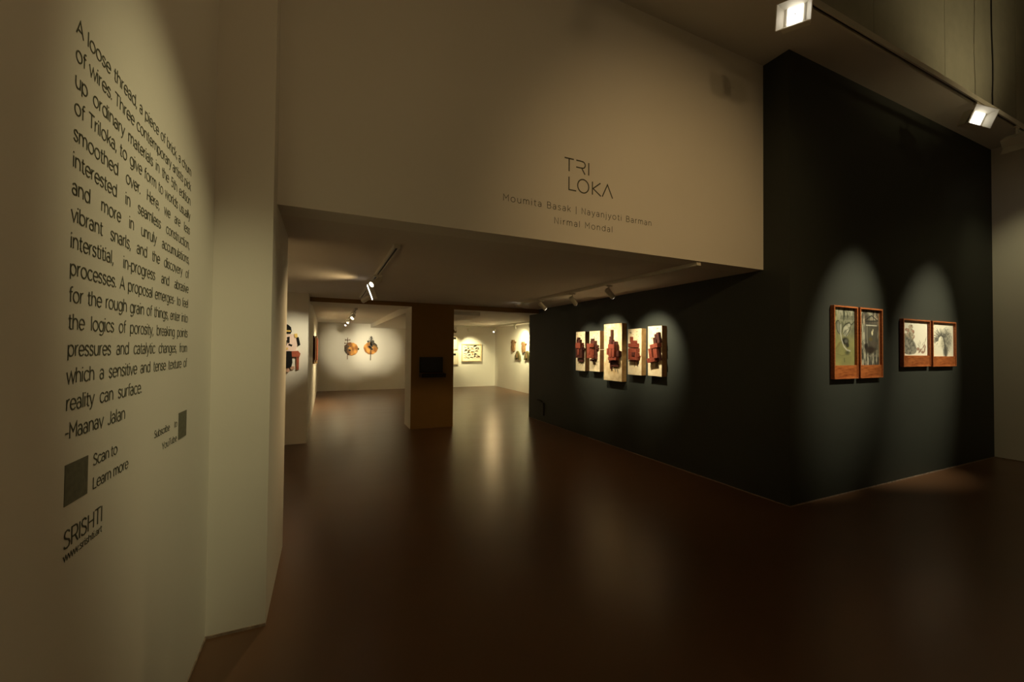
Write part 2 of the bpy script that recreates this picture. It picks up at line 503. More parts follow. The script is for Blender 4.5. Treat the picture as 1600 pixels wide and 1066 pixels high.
# monoline alphabet: strokes in cap heights, then the advance width
GLYPH = {
    'a': ([arc(.33, .48, .25, .26, 155, 0) + [(.58, .30), (.58, 0)], arc(.32, .215, .26, .215, 0, 360, 13)], .72),
    'b': ([[(.10, 0), (.10, 1.03)], bowl_r], .86),
    'c': ([arc(.42, .37, .34, .37, 42, 318, 13)], .74),
    'd': ([[(.74, 0), (.74, 1.03)], bowl_l], .86),
    'e': ([[(.08, .38), (.74, .38)] + arc(.41, .37, .33, .37, 2, 318, 14)], .80),
    'f': ([[(.20, 0), (.20, .82)] + arc(.37, .84, .17, .18, 180, 70, 6), [(.04, .70), (.40, .70)]], .44),
    'g': ([bowl_l, [(.74, .74), (.74, 0)] + arc(.42, -.03, .32, .25, 0, -140, 8)], .86),
    'h': ([[(.10, 0), (.10, 1.03)], arch(.10, .66)], .78),
    'i': ([[(.10, 0), (.10, .74)], [(.10, .92), (.10, 1.02)]], .25),
    'j': ([[(.10, .74), (.10, -.12)] + arc(-.02, -.14, .12, .13, 0, -100, 5), [(.10, .92), (.10, 1.02)]], .25),
    'k': ([[(.10, 0), (.10, 1.03)], [(.60, .74), (.11, .27)], [(.29, .45), (.64, 0)]], .68),
    'l': ([[(.10, 0), (.10, 1.03)]], .25),
    'm': ([[(.10, 0), (.10, .74)], arch(.10, .58), arch(.58, 1.06)], 1.18),
    'n': ([[(.10, 0), (.10, .74)], arch(.10, .66)], .78),
    'o': ([arc(.43, .37, .35, .37, 0, 360, 19)], .87),
    'p': ([[(.10, -.28), (.10, .74)], bowl_r], .86),
    'r': ([[(.10, 0), (.10, .74)], [(.10, .38)] + arc(.42, .36, .32, .38, 175, 92, 6)], .46),
    's': ([S_low], .62),
    't': ([[(.20, .94), (.20, .18)] + arc(.37, .18, .17, .18, 180, 290, 6), [(.04, .70), (.42, .70)]], .48),
    'u': ([[(.66, 0), (.66, .74)], [(.10, .74), (.10, .34)] + arc(.38, .32, .28, .32, 180, 360)[1:-1] + [(.66, .34)]], .78),
    'v': ([[(.02, .74), (.34, 0), (.66, .74)]], .68),
    'w': ([[(.02, .74), (.27, 0), (.52, .74), (.77, 0), (1.02, .74)]], 1.04),
    'x': ([[(.04, .74), (.60, 0)], [(.60, .74), (.04, 0)]], .64),
    'y': ([[(.02, .74), (.34, .02)], [(.66, .74), (.34, 0), (.26, -.18), (.16, -.27), (.05, -.25)]], .68),
    'z': ([[(.06, .74), (.56, .74), (.06, 0), (.58, 0)]], .64),
    'A': ([[(.03, 0), (.46, 1), (.89, 0)], [(.19, .34), (.73, .34)]], .92),
    'B': ([[(.12, 0), (.12, 1), (.45, 1)] + arc(.48, .765, .22, .235, 90, -90, 8) + [(.12, .53)], [(.48, .53)] + arc(.50, .265, .26, .265, 90, -90, 8) + [(.12, 0)]], .84),
    'H': ([[(.12, 0), (.12, 1)], [(.78, 0), (.78, 1)], [(.12, .51), (.78, .51)]], .90),
    'I': ([[(.12, 0), (.12, 1)]], .25),
    'J': ([[(.54, 1), (.54, .30)] + arc(.30, .28, .24, .28, 0, -150, 8)], .66),
    'L': ([[(.12, 1), (.12, 0), (.66, 0)]], .70),
    'M': ([[(.12, 0), (.12, 1), (.52, .40), (.92, 1), (.92, 0)]], 1.04),
    'N': ([[(.12, 0), (.12, 1), (.78, 0), (.78, 1)]], .90),
    'R': ([[(.12, 0), (.12, 1), (.48, 1)] + arc(.50, .71, .26, .29, 90, -90, 8) + [(.12, .42)], [(.50, .42), (.80, 0)]], .86),
    'S': ([S_cap], .74),
    'T': ([[(.03, 1), (.77, 1)], [(.40, 1), (.40, 0)]], .80),
    'Y': ([[(.03, 1), (.43, .45), (.83, 1)], [(.43, .45), (.43, 0)]], .86),
    '5': ([[(.62, 1), (.17, 1), (.13, .55), (.36, .63)] + arc(.36, .32, .30, .31, 80, -140, 10)], .74),
    '.': ([[(.09, -.01), (.09, .12)]], .26),
    ',': ([[(.11, .12), (.11, 0), (.04, -.16)]], .26),
    '-': ([[(.06, .38), (.38, .38)]], .44),
    '|': ([[(.12, -.22), (.12, 1.08)]], .24),
}


def bm_stroke(bm, pts, wd, th=.0008):
    """A flat ribbon of constant width along a polyline, th thick."""
    P = [Vector((x, y, 0)) for x, y in pts]
    n = len(P)
    closed = n > 4 and (P[0] - P[-1]).length < 1e-6
    if closed:
        P = P[:-1]
        n -= 1
    Ls, Rs = [], []
    for i in range(n):
        a = P[(i - 1) % n] if (closed or i) else None
        b = P[(i + 1) % n] if (closed or i < n - 1) else None
        d1 = (P[i] - a).normalized() if a is not None else None
        d2 = (b - P[i]).normalized() if b is not None else None
        d1 = d1 or d2
        d2 = d2 or d1
        n1, n2 = Vector((-d1.y, d1.x, 0)), Vector((-d2.y, d2.x, 0))
        mm = (n1 + n2).normalized()
        k = min(2.2, 1 / max(.3, mm.dot(n1)))
        Ls.append(P[i] + mm * wd / 2 * k)
        Rs.append(P[i] - mm * wd / 2 * k)
    up_ = Vector((0, 0, th))
    vl = [bm.verts.new(v) for v in Ls]
    vr = [bm.verts.new(v) for v in Rs]
    vl2 = [bm.verts.new(v + up_) for v in Ls]
    vr2 = [bm.verts.new(v + up_) for v in Rs]
    for i in range(n if closed else n - 1):
        j = (i + 1) % n
        bm.faces.new((vl2[i], vr2[i], vr2[j], vl2[j]))
        bm.faces.new((vl[i], vl2[i], vl2[j], vl[j]))
        bm.faces.new((vr[i], vr[j], vr2[j], vr2[i]))


def advance(word):
    return sum(GLYPH[c][1] for c in word) - .1


def lettering(body, parent, local, cap, width, weight=.092, space=.42, tracking=0.0, mat='vinyl', letters=False):
    """One line of lettering: every word is a part, spread over the given width."""
    words = body.split()
    if tracking is None:
        nl = sum(len(x_) - 1 for x_ in words)
        tracking = max(0, width / cap - sum(advance(x_) for x_ in words) - space * (len(words) - 1)) / nl
    def adv(x_):
        return advance(x_) + tracking * (len(x_) - 1)
    nat = sum(adv(x_) for x_ in words)
    k = width / (cap * (nat + space * (len(words) - 1)))
    if len(words) > 1:
        k = min(k, 1.0)
    gap = (width - nat * cap * k) / max(1, len(words) - 1)
    x = 0.0
    for wd_ in words:
        cx = -.05
        for grp in (list(wd_) if letters else [wd_]):
            bm = bmesh.new()
            g0 = cx
            for ch in grp:
                st, ad = GLYPH[ch]
                for pl in st:
                    bm_stroke(bm, [((px + cx - g0) * cap * k, py * cap) for px, py in pl], weight * cap)
                cx += ad + tracking
            nm = 'letter' if letters else 'word'
            me = bpy.data.meshes.new(nm)
            bm.to_mesh(me)
            bm.free()
            me.materials.append(MATS[mat])
            o = bpy.data.objects.new(nm, me)
            COL.objects.link(o)
            o.parent = parent
            o.location = (local[0] + x + g0 * cap * k, local[1], 0)
        x += adv(wd_) * cap * k + gap


QL = Matrix(((0, 0, 1), (1, 0, 0), (0, 1, 0))).to_quaternion()      # local x -> +y, y -> +z, normal +x
QF = Matrix(((1, 0, 0), (0, 0, -1), (0, 1, 0))).to_quaternion()     # local x -> +x, y -> +z, normal -y

lines = ['A loose thread, a piece of brick, a churn', 'of wires. Three contemporary artists pick',
         'up ordinary materials in the 5th edition', 'of Triloka, to give form to worlds usually',
         'smoothed over. Here, we are less', 'interested in seamless construction,',
         'and more in unruly accumulations,', 'vibrant snarls, and the discovery of',
         'interstitial, in-progress and abrasive', 'processes. A proposal emerges- to feel',
         'for the rough grain of things, enter into', 'the logics of porosity, breaking points',
         'pressures and catalytic changes, from', 'which a sensitive and tense texture of']
TX0, TY0 = 1.316, 1.0
wt = thing('wall_text', 'long paragraph of dark grey lettering on the white left wall', 'wall text', (XL + .0004, TX0, TY0), QL)
z = 2.300
for ln in lines:
    lettering(ln, wt, (0, z - TY0), .036, .914)
    z -= .0648
lettering('reality can surface.', wt, (0, z - TY0), .036, .436)
lettering('-Maanav Jalan', wt, (0, z - .068 - TY0), .036, .315)
t = thing('wall_caption', 'dark grey invitation to scan, beside the larger square patch', 'wall text', (XL + .0004, 1.449, 1.168), QL)
lettering('Scan to', t, (0, .062), .030, .136)
lettering('Learn more', t, (0, 0), .030, .212)
t = thing('wall_caption', 'small dark grey two-line caption beside the smaller square patch', 'wall text', (XL + .0004, 1.874, 1.156), QL)
lettering('Subscribe to', t, (0, .060), .026, .245)
lettering('YouTube', t, (.080, 0), .026, .165)
t = thing('wall_logo', 'dark grey gallery name and web address low on the left wall', 'wall text', (XL + .0004, 1.322, 1.036), QL)
lettering('SRISHTI', t, (0, .028), .042, .182)
lettering('www.srishti.art', t, (0, -.001), .018, .182)
for nm, lab, y0, y1, z0, z1 in (('wall_sticker', 'larger plain dark square patch low on the left wall', 1.318, 1.421, 1.166, 1.264),
                                ('wall_sticker', 'smaller plain dark square patch on the left wall near the pier', 2.138, 2.244, 1.155, 1.267)):
    o = box(nm, XL, XL + .0012, y0, y1, z0, z1, 'patch_grey')
    o['label'] = lab
    o['category'] = 'sticker'

# title on the header wall
th = thing('wall_title', 'large thin dark exhibition title on the header wall', 'wall title', (1.95, YH - .0004, 2.85), QF)


Zt, Zb, Yt, Yb = 3.116, 3.010, 2.966, 2.855
arcR = [(1.862, Zt), (1.905, Zt)] + [(1.921 + .031 * math.sin(a), 3.0875 + .0285 * math.cos(a)) for a in [math.pi * i / 8 for i in range(1, 8)]] + [(1.905, 3.059), (1.862, 3.059)]
for L2 in ([[(1.750, Zt), (1.839, Zt)], [(1.7935, Zt), (1.7935, Zb)]], [arcR, [(1.917, 3.058), (1.950, Zb)]], [[(1.987, Zt), (1.987, Zb)]],
           [[(1.793, Yt), (1.793, Yb + .004), (1.864, Yb + .004)]],
           [[(1.933 + .055 * math.cos(a), 2.910 + .056 * math.sin(a)) for a in [2 * math.pi * i / 28 for i in range(29)]]],
           [[(2.0255, Yt), (2.0255, Yb)], [(2.108, Yt), (2.032, 2.9085), (2.113, Yb)]],
           [[(2.127, Yb), (2.181, Yt), (2.236, Yb)]]):
    bm0 = bmesh.new()
    for pl in L2:
        bm_stroke(bm0, [(px - 1.95, pz - 2.85) for px, pz in pl], .0105)
    link('letter', bm0, 'vinyl', th)
t = thing('wall_names', 'two lines of thin dark names under the title on the header wall', 'wall text', (1.208, YH - .0004, 2.562), QF)
lettering('Moumita Basak | Nayanjyoti Barman', t, (0, .1145), .050, 1.466, .09, 1.0, None, letters=True)
lettering('Nirmal Mondal', t, (.449, 0), .050, .58, .09, 1.0, None, letters=True)

# ------------------------------------------------------------------ painted canvases (vertex colours drawn with numpy)


def vnoise(nx, ny, cells, seed, octaves=3):
    rg = np.random.RandomState(seed)
    out = np.zeros((ny, nx))
    amp, tot = 1.0, 0
    for o in range(octaves):
        cx = max(2, int(cells[0] * 2 ** o)); cy = max(2, int(cells[1] * 2 ** o))
        g = rg.rand(cy + 1, cx + 1)
        X = np.linspace(0, cx - 1e-6, nx); Y = np.linspace(0, cy - 1e-6, ny)
        xi, yi = X.astype(int), Y.astype(int)
        fx, fy = X - xi, Y - yi
        fx = fx * fx * (3 - 2 * fx); fy = fy * fy * (3 - 2 * fy)
        a = g[np.ix_(yi, xi)]; b = g[np.ix_(yi, xi + 1)]; c = g[np.ix_(yi + 1, xi)]; d = g[np.ix_(yi + 1, xi + 1)]
        out += amp * ((a * (1 - fx) + b * fx) * (1 - fy)[:, None] + (c * (1 - fx) + d * fx) * fy[:, None])
        tot += amp
        amp *= .55
    return out / tot


class Paint:
    def __init__(s, W, H, nx, ny, bg):
        s.W, s.H, s.nx, s.ny, s.gam = W, H, nx, ny, 1.0
        s.U, s.V = np.meshgrid(np.linspace(0, W, nx), np.linspace(0, H, ny))
        s.c = np.empty((ny, nx, 3))
        s.c[:] = bg

    def mix(s, m, rgb):
        m = np.clip(m, 0, 1)[..., None]
        s.c = s.c * (1 - m) + np.array(rgb) * m

    def ell(s, x, y, rx, ry, rgb, rot=0, soft=.25, k=1.0):
        a = math.radians(rot)
        dx, dy = s.U - x, s.V - y
        e = np.sqrt(((dx * math.cos(a) + dy * math.sin(a)) / rx) ** 2 + ((-dx * math.sin(a) + dy * math.cos(a)) / ry) ** 2)
        s.mix(k * np.clip((1 - e) / soft, 0, 1), rgb)

    def line(s, pts, wd, rgb, k=1.0):
        d = np.full(s.U.shape, 1e9)
        for (x0, y0), (x1, y1) in zip(pts[:-1], pts[1:]):
            vx, vy = x1 - x0, y1 - y0
            t = np.clip(((s.U - x0) * vx + (s.V - y0) * vy) / (vx * vx + vy * vy + 1e-12), 0, 1)
            d = np.minimum(d, np.hypot(s.U - x0 - t * vx, s.V - y0 - t * vy))
        s.mix(k * np.clip(1.5 - d / (wd / 2), 0, 1), rgb)

    def build(s, name, parent, x0, z0, y, mat='painted'):
        n = s.nx * s.ny
        V = np.stack([x0 + s.U.ravel(), np.full(n, y), z0 + s.V.ravel()], 1)
        i = np.arange(s.nx * s.ny).reshape(s.ny, s.nx)
        F = np.stack([i[:-1, :-1], i[:-1, 1:], i[1:, 1:], i[1:, :-1]], -1).reshape(-1, 4)
        me = bpy.data.meshes.new(name)
        me.from_pydata(V.tolist(), [], F.tolist())
        ca = me.color_attributes.new('Col', 'FLOAT_COLOR', 'POINT')
        rgba = np.concatenate([np.clip(s.c.reshape(-1, 3), 0, 1) ** s.gam, np.ones((n, 1))], 1).astype(np.float32)
        ca.data.foreach_set('color', rgba.ravel())
        me.materials.append(MATS[mat])
        o = bpy.data.objects.new(name, me)
        COL.objects.link(o)
        o.parent = parent
        return o


def bird_painting(W, H):
    p = Paint(W, H, 110, 190, (.36, .36, .20))
    n1 = vnoise(110, 190, (3, 5), 1); n2 = vnoise(110, 190, (14, 10), 2); n3 = vnoise(110, 190, (22, 7), 3)
    p.mix((n1 - .35) * 1.6, (.50, .48, .24))
    v = p.V / H; u = p.U / W
    p.mix(np.clip((v - .38) * 4, 0, 1) * np.clip((u - .12) * 5, 0, 1) * .75, (.27, .28, .24))
    p.mix(np.clip((v - .78) * 6, 0, 1) * (n3 > .5) * .8 * (u > .15), (.52, .52, .45))
    p.mix(np.clip((v - .74) * 6, 0, 1) * (n3 < .42) * .8 * (u > .15), (.09, .10, .08))
    p.mix((n2 > .56) * np.clip((v - .4) * 3, 0, 1) * .45 * (u > .1), (.12, .13, .10))
    p.mix((n2 < .42) * np.clip((v - .4) * 3, 0, 1) * .4 * (u > .1), (.50, .50, .42))
    # left bird
    p.ell(.26 * W, .64 * H, .085 * W * 1.3, .11 * H, (.32, .33, .28), 18, .3)
    p.ell(.20 * W, .74 * H, .07 * W, .035 * H, (.25, .26, .22), 0, .3)
    p.line([(.15 * W, .72 * H), (.2 * W, .77 * H), (.28 * W, .77 * H), (.34 * W, .68 * H), (.34 * W, .58 * H)], .012, (.07, .07, .06), .8)
    p.line([(.17 * W, .70 * H), (.2 * W, .6 * H), (.3 * W, .54 * H)], .010, (.07, .07, .06), .8)
    # right bird
    p.ell(.60 * W, .60 * H, .17 * W, .10 * H, (.55, .55, .47), 60, .3)
    p.ell(.74 * W, .70 * H, .085 * W, .04 * H, (.50, .50, .43), 10, .3)
    p.ell(.56 * W, .57 * H, .10 * W, .06 * H, (.36, .37, .31), 55, .4)
    p.line([(.83 * W, .71 * H), (.9 * W, .73 * H), (.98 * W, .77 * H)], .012, (.08, .08, .06), .8)
    p.line([(.38 * W, .53 * H), (.46 * W, .66 * H), (.62 * W, .73 * H), (.76 * W, .745 * H), (.83 * W, .71 * H), (.78 * W, .62 * H), (.6 * W, .51 * H)], .010, (.06, .06, .05), .8)
    p.line([(.45 * W, .54 * H), (.58 * W, .60 * H), (.68 * W, .63 * H)], .007, (.10, .10, .08), .7)
    for k in range(14):
        x = .35 + .045 * k
        p.line([(x * W, .80 * H), ((x + .04) * W, .86 * H)], .008, (.07, .08, .06), .7)
    # dark face and stalk
    p.ell(.56 * W, .42 * H, .21 * W, .085 * H, (.06, .06, .055), 0, .5, .95)
    p.ell(.60 * W, .42 * H, .10 * W, .045 * H, (.26, .26, .23), 0, .5, .8)
    p.ell(.66 * W, .35 * H, .10 * W, .055 * H, (.07, .065, .06), 0, .5, .9)
    p.line([(.36 * W, .70 * H), (.36 * W, .55 * H), (.40 * W, .44 * H), (.50 * W, .33 * H), (.64 * W, .265 * H), (.78 * W, .25 * H)], .016, (.62, .62, .55))
    p.ell(.66 * W, .22 * H, .15 * W, .055 * H, (.12, .13, .10), 0, .8, .8)
    p.line([(.52 * W, .12 * H), (.53 * W, .06 * H)], .012, (.14, .15, .10), .7)
    for k in range(9):
        p.line([(.38 * W - .005 * k, .40 * H), ((.30 - .03 * k) * W, (.34 - .012 * k) * H), ((.24 - .025 * k) * W, (.22 + .005 * k) * H)], .006, (.28, .25, .14), .5)
    p.line([(.18 * W, .2 * H), (.4 * W, .17 * H), (.7 * W, .19 * H)], .008, (.26, .24, .13), .5)
    p.gam = 1.5
    return p


def lantern_painting(W, H):
    p = Paint(W, H, 110, 190, (.36, .35, .29))
    n2 = vnoise(110, 190, (16, 9), 12); n3 = vnoise(110, 190, (20, 6), 13); n1 = vnoise(110, 190, (4, 4), 14)
    u, v = p.U / W, p.V / H
    p.mix((n1 - .45) * 2.2 * (v > .75), (.50, .33, .24))
    p.mix((n3 > .55) * .7, (.56, .55, .48))
    p.mix((n3 < .40) * .75, (.09, .09, .085))
    p.mix((n2 > .58) * .4, (.14, .14, .13))
    p.mix(np.clip((.05 - np.abs(u - .99)) * 20, 0, 1), (.55, .35, .20))
    # house or lantern shape
    p.mix(((np.abs(u - .6) < .30) & (v > .28) & (v < .80)) * .75, (.15, .14, .125))
    p.mix(((np.abs(u - .62) < .20) & (v > .42) & (v < .70)) * .85, (.19, .185, .155))
    p.line([(.34 * W, .82 * H), (.62 * W, .90 * H), (.90 * W, .81 * H), (.34 * W, .79 * H)], .014, (.08, .08, .075), .9)
    p.line([(.36 * W, .72 * H), (.86 * W, .72 * H)], .012, (.66, .65, .58), .9)
    p.line([(.40 * W, .70 * H), (.40 * W, .40 * H)], .010, (.45, .44, .38), .9)
    p.line([(.84 * W, .70 * H), (.84 * W, .42 * H)], .009, (.09, .09, .08), .9)
    p.ell(.64 * W, .58 * H, .05 * W, .055 * H, (.78, .74, .58), 10, .5)
    p.ell(.68 * W, .63 * H, .022 * W, .035 * H, (.80, .76, .60), 0, .5)
    p.ell(.57 * W, .47 * H, .12 * W, .045 * H, (.24, .20, .10), 0, .6, .8)
    p.ell(.70 * W, .38 * H, .24 * W, .075 * H, (.20, .175, .15), 0, .6, .8)
    p.ell(.55 * W, .27 * H, .34 * W, .085 * H, (.085, .065, .055), 0, .5, .9)
    p.ell(.33 * W, .34 * H, .12 * W, .06 * H, (.06, .05, .045), 0, .5, .9)
    for k in range(4):
        a = [(-.12 + .34 * math.sin(t), .30 + .155 * math.cos(t) + .012 * k) for t in [math.pi * (.28 + .05 * i) for i in range(9)]]
        p.line([(x * W + .006 * k, y * H) for x, y in a], .007, (.50, .49, .43) if k % 2 else (.08, .08, .075), .8)
    p.line([(.36 * W, .165 * H), (.82 * W, .165 * H)], .010, (.36, .33, .30), .8)
    p.mix(((v < .15) & (n3 < .5)) * .5, (.12, .12, .12))
    p.gam = 1.5
    return p


def mound_painting(W, H):
    p = Paint(W, H, 150, 150, (.88, .86, .76))
    n = vnoise(150, 150, (16, 14), 21); n2 = vnoise(150, 150, (10, 10), 22)
    g = (.20, .195, .165)
    q = Paint(W, H, 150, 150, (0, 0, 0))
    q.ell(.22 * W, .28 * H, .34 * W, .26 * H, (1, 1, 1), -8, .12)
    q.ell(.24 * W, .48 * H, .16 * W, .14 * H, (1, 1, 1), 0, .2)
    q.ell(.42 * W, .17 * H, .16 * W, .14 * H, (1, 1, 1), 0, .2)
    q.ell(.02 * W, .17 * H, .2 * W, .14 * H, (1, 1, 1), 0, .2)
    m_ = q.c[..., 0]
    p.mix(m_ * .95, g)
    p.mix(m_ * (n > .56) * .6, (.34, .33, .28))
    p.mix(m_ * (n < .42) * .7, (.085, .08, .07))
    for k in range(4):
        p.line([(.06 * W + .02 * k * W, .25 * H), (.12 * W, (.38 - .02 * k) * H), (.24 * W, (.36 - .03 * k) * H), (.30 * W, .2 * H)], .007, (.36, .35, .30), .6)
    # reddish tower of heads
    q = Paint(W, H, 150, 150, (0, 0, 0))
    for x, y, rx, ry in ((.34, .83, .10, .07), (.18, .74, .07, .055), (.30, .72, .13, .09), (.42, .68, .075, .07), (.14, .58, .07, .06), (.42, .55, .08, .08), (.28, .60, .12, .09), (.40, .47, .05, .05)):
        q.ell(x * W, y * H, rx * W, ry * H, (1, 1, 1), 0, .3)
    m_ = q.c[..., 0]
    p.mix(m_ * .85, (.46, .40, .30))
    p.mix(m_ * (n > .52) * .75, (.36, .14, .10))
    p.mix(m_ * (n2 < .44) * .7, (.16, .15, .10))
    p.line([(.35 * W, .90 * H), (.355 * W, .98 * H)], .006, (.2, .18, .14), .8)
    p.line([(.20 * W, .82 * H), (.20 * W, .88 * H)], .005, (.2, .18, .14), .6)
    # roots and small red figures on the right
    for x, y, rx, ry, r in ((.62, .19, .08, .06, 0), (.70, .14, .10, .05, 30), (.80, .10, .08, .05, 0), (.88, .17, .035, .10, -15), (.84, .27, .08, .035, 45), (.90, .26, .03, .06, 0)):
        p.ell(x * W, y * H, rx * W, ry * H, (.30, .17, .12), r, .4, .9)
    p.ell(.80 * W, .17 * H, .035 * W, .03 * H, (.72, .62, .5), 0, .4)
    for x0, y0, x1, y1 in ((.66, .24, .64, .38), (.68, .24, .72, .40), (.66, .26, .60, .34), (.78, .30, .86, .40), (.86, .30, .90, .44), (.92, .42, .95, .55), (.90, .46, .93, .50), (.70, .34, .68, .44)):
        p.line([(x0 * W, y0 * H), (x1 * W, y1 * H)], .006, (.20, .16, .12), .85)
    return p


def bent_tree_painting(W, H):
    p = Paint(W, H, 150, 150, (.82, .80, .68))
    n = vnoise(150, 150, (18, 18), 31); n2 = vnoise(150, 150, (34, 34), 32)
    q = Paint(W, H, 150, 150, (0, 0, 0))
    q.ell(.70 * W, .48 * H, .27 * W, .42 * H, (1, 1, 1), 6, .5)
    p.mix(q.c[..., 0] * .8, (.24, .24, .20))
    p.mix(q.c[..., 0] * (n > .55) * .5, (.10, .10, .09))
    p.ell(.50 * W, .38 * H, .13 * W, .22 * H, (.48, .46, .36), 0, .8, .8)
    p.ell(.64 * W, .14 * H, .14 * W, .22 * H, (.075, .075, .065), 0, .5, .9)
    p.line([(.66 * W, 0), (.63 * W, .22 * H), (.60 * W, .42 * H), (.54 * W, .58 * H), (.44 * W, .64 * H), (.34 * W, .59 * H), (.29 * W, .48 * H)], .028, (.06, .06, .055), .9)
    rg = random.Random(8)
    for k in range(120):
        a = rg.uniform(.2, 3.3)
        r0 = rg.uniform(.10, .17); r1 = r0 + rg.uniform(.03, .22)
        cx, cy = .44, .50
        x0, y0 = cx + r0 * math.cos(a) * 1.1, cy + r0 * math.sin(a)
        x1, y1 = cx + r1 * math.cos(a + .25) * 1.2, cy + r1 * math.sin(a + .25)
        if x1 < .9:
            p.line([(x0 * W, y0 * H), (x1 * W, y1 * H)], .0045, (.09, .09, .08), .75)
    for k in range(70):
        x, y = rg.gauss(.22, .09), rg.gauss(.55, .14)
        p.line([(x * W, y * H), ((x + rg.uniform(-.04, .04)) * W, (y + rg.uniform(-.05, .05)) * H)], .0045, (.13, .13, .11), .7)
    p.mix((n2 > .60) * (q.c[..., 0] > .05) * .5, (.08, .08, .07))
    return p


def framed(label, X0, X1, Z0, Z1, split, painter, bd=.017):
    """Deep cherry-wood frame on the dark front wall: picture above, plain wooden panel below."""
    W, D = X1 - X0, .040
    t = thing('framed_painting', label, 'painting', ((X0 + X1) / 2, YF, Z0), None, 'framed paintings on the dark wall')
    H = Z1 - Z0
    h = W / 2
    for nm, a in (('frame_rail', (-h, h, -D, 0, H - bd, H)), ('frame_rail', (-h, h, -D, 0, 0, bd * .8)),
                  ('frame_stile', (-h, -h + bd, -D, 0, bd * .8, H - bd)), ('frame_stile', (h - bd, h, -D, 0, bd * .8, H - bd))):
        box(nm, *a, 'cherry_wood', t, .002)
    box('backing_board', -h + bd, h - bd, -.012, 0, bd * .8, H - bd, 'ink', t)
    zs = H * split
    box('wood_panel', -h + bd, h - bd, -.034, -.012, bd * .8, zs, 'cherry_wood_panel', t, .0015)
    painter(W - 2 * bd, H - bd - zs).build('picture', t, -h + bd, zs, -.0135)
    return t


framed('leftmost tall reddish wood framed painting with two birds on mossy green', 4.920, 5.376, 1.255, 2.048, .185, bird_painting)
framed('tall reddish wood framed painting with a lantern-like house in grey', 5.420, 5.892, 1.255, 2.048, .185, lantern_painting)
framed('low reddish wood framed drawing with a grey mound and red figures on cream', 6.362, 7.040, 1.373, 1.960, .235, mound_painting)
framed('rightmost low wood framed drawing with a bent dark leafy tree', 7.098, 7.755, 1.368, 1.960, .225, bent_tree_painting)

# ------------------------------------------------------------------ five wooden boxes with red block reliefs on the dark side wall
FX = 4.139
relief = {
    1: [(5.995, 6.184, 1.398, 1.587, 0.060, 0), (6.018, 6.165, 1.568, 1.664, 0.080, 0), (6.080, 6.183, 1.654, 1.722, 0.050, 0), (6.131, 6.167, 1.683, 1.761, 0.050, 15), (6.008, 6.059, 1.602, 1.625, 0.030, 0), (5.960, 6.060, 1.545, 1.568, 0.040, 0), (6.005, 6.175, 1.331, 1.393, 0.030, 0), (6.067, 6.109, 1.453, 1.558, 0.075, 0)],
    2: [(5.599, 5.722, 1.586, 1.650, 0.150, 0), (5.649, 5.715, 1.460, 1.586, 0.150, 0), (5.626, 5.673, 1.461, 1.577, 0.130, 0), (5.606, 5.720, 1.404, 1.459, 0.150, 0), (5.634, 5.748, 1.605, 1.697, 0.060, 0), (5.704, 5.736, 1.678, 1.733, 0.060, 0), (5.615, 5.724, 1.389, 1.605, 0.050, 0), (5.580, 5.661, 1.596, 1.623, 0.040, 0), (5.571, 5.646, 1.551, 1.578, 0.040, 0), (5.660, 5.768, 1.351, 1.385, 0.050, 0)],
    3: [(5.069, 5.217, 1.565, 1.634, 0.100, 0), (5.141, 5.203, 1.435, 1.561, 0.100, 0), (5.068, 5.129, 1.435, 1.562, 0.100, 0), (5.036, 5.229, 1.385, 1.433, 0.090, 0), (5.180, 5.248, 1.635, 1.707, 0.060, 0), (5.201, 5.248, 1.698, 1.759, 0.050, 0), (5.201, 5.234, 1.749, 1.865, 0.040, 0), (5.108, 5.167, 1.637, 1.680, 0.050, 0), (5.074, 5.140, 1.537, 1.629, 0.050, 0), (5.011, 5.063, 1.446, 1.528, 0.060, 0), (5.039, 5.092, 1.438, 1.537, 0.040, 0), (5.255, 5.289, 1.467, 1.570, 0.070, 0), (5.077, 5.164, 1.320, 1.384, 0.040, 0), (5.223, 5.257, 1.246, 1.364, 0.030, 0), (5.058, 5.216, 1.287, 1.331, 0.030, 0), (5.092, 5.286, 1.336, 1.674, 0.030, 0)],
    4: [(4.623, 4.795, 1.584, 1.644, 0.060, 0), (4.662, 4.755, 1.645, 1.686, 0.050, 0), (4.750, 4.767, 1.667, 1.744, 0.050, 0), (4.611, 4.783, 1.401, 1.571, 0.070, 0), (4.632, 4.690, 1.462, 1.516, 0.085, 0), (4.593, 4.638, 1.445, 1.462, 0.050, 0), (4.638, 4.800, 1.378, 1.395, 0.050, 0)],
    5: [(4.188, 4.329, 1.576, 1.632, 0.080, -10), (4.291, 4.350, 1.443, 1.573, 0.080, -10), (4.195, 4.264, 1.440, 1.570, 0.080, -10), (4.239, 4.382, 1.382, 1.442, 0.080, -10), (4.245, 4.296, 1.632, 1.721, 0.050, -10), (4.239, 4.272, 1.691, 1.768, 0.050, -10), (4.190, 4.232, 1.646, 1.790, 0.050, -10), (4.192, 4.216, 1.658, 1.676, 0.030, 0), (4.194, 4.336, 1.398, 1.618, 0.050, -10)]}
boxes = [(1, 5.985, 6.270, 1.168, 1.865, 'cream_board', 'brown_wood', 'leftmost pale wooden box on dark wall with a leaning red block relief'),
         (2, 5.563, 5.853, 1.180, 1.862, 'cream_board', 'brown_wood', 'second pale wooden box with red blocks jutting out to the left'),
         (3, 5.006, 5.450, 1.057, 1.961, 'cream_board_aged', 'tan_wood', 'tallest pale wooden box, in the middle, with an upright red block tower'),
         (4, 4.580, 4.868, 1.180, 1.860, 'cream_board', 'tan_wood', 'fourth pale wooden box with broad red blocks and tan side'),
         (5, 4.187, 4.447, 1.188, 1.882, 'cream_board', 'brown_wood', 'rightmost pale wooden box with a tilted red block tower')]
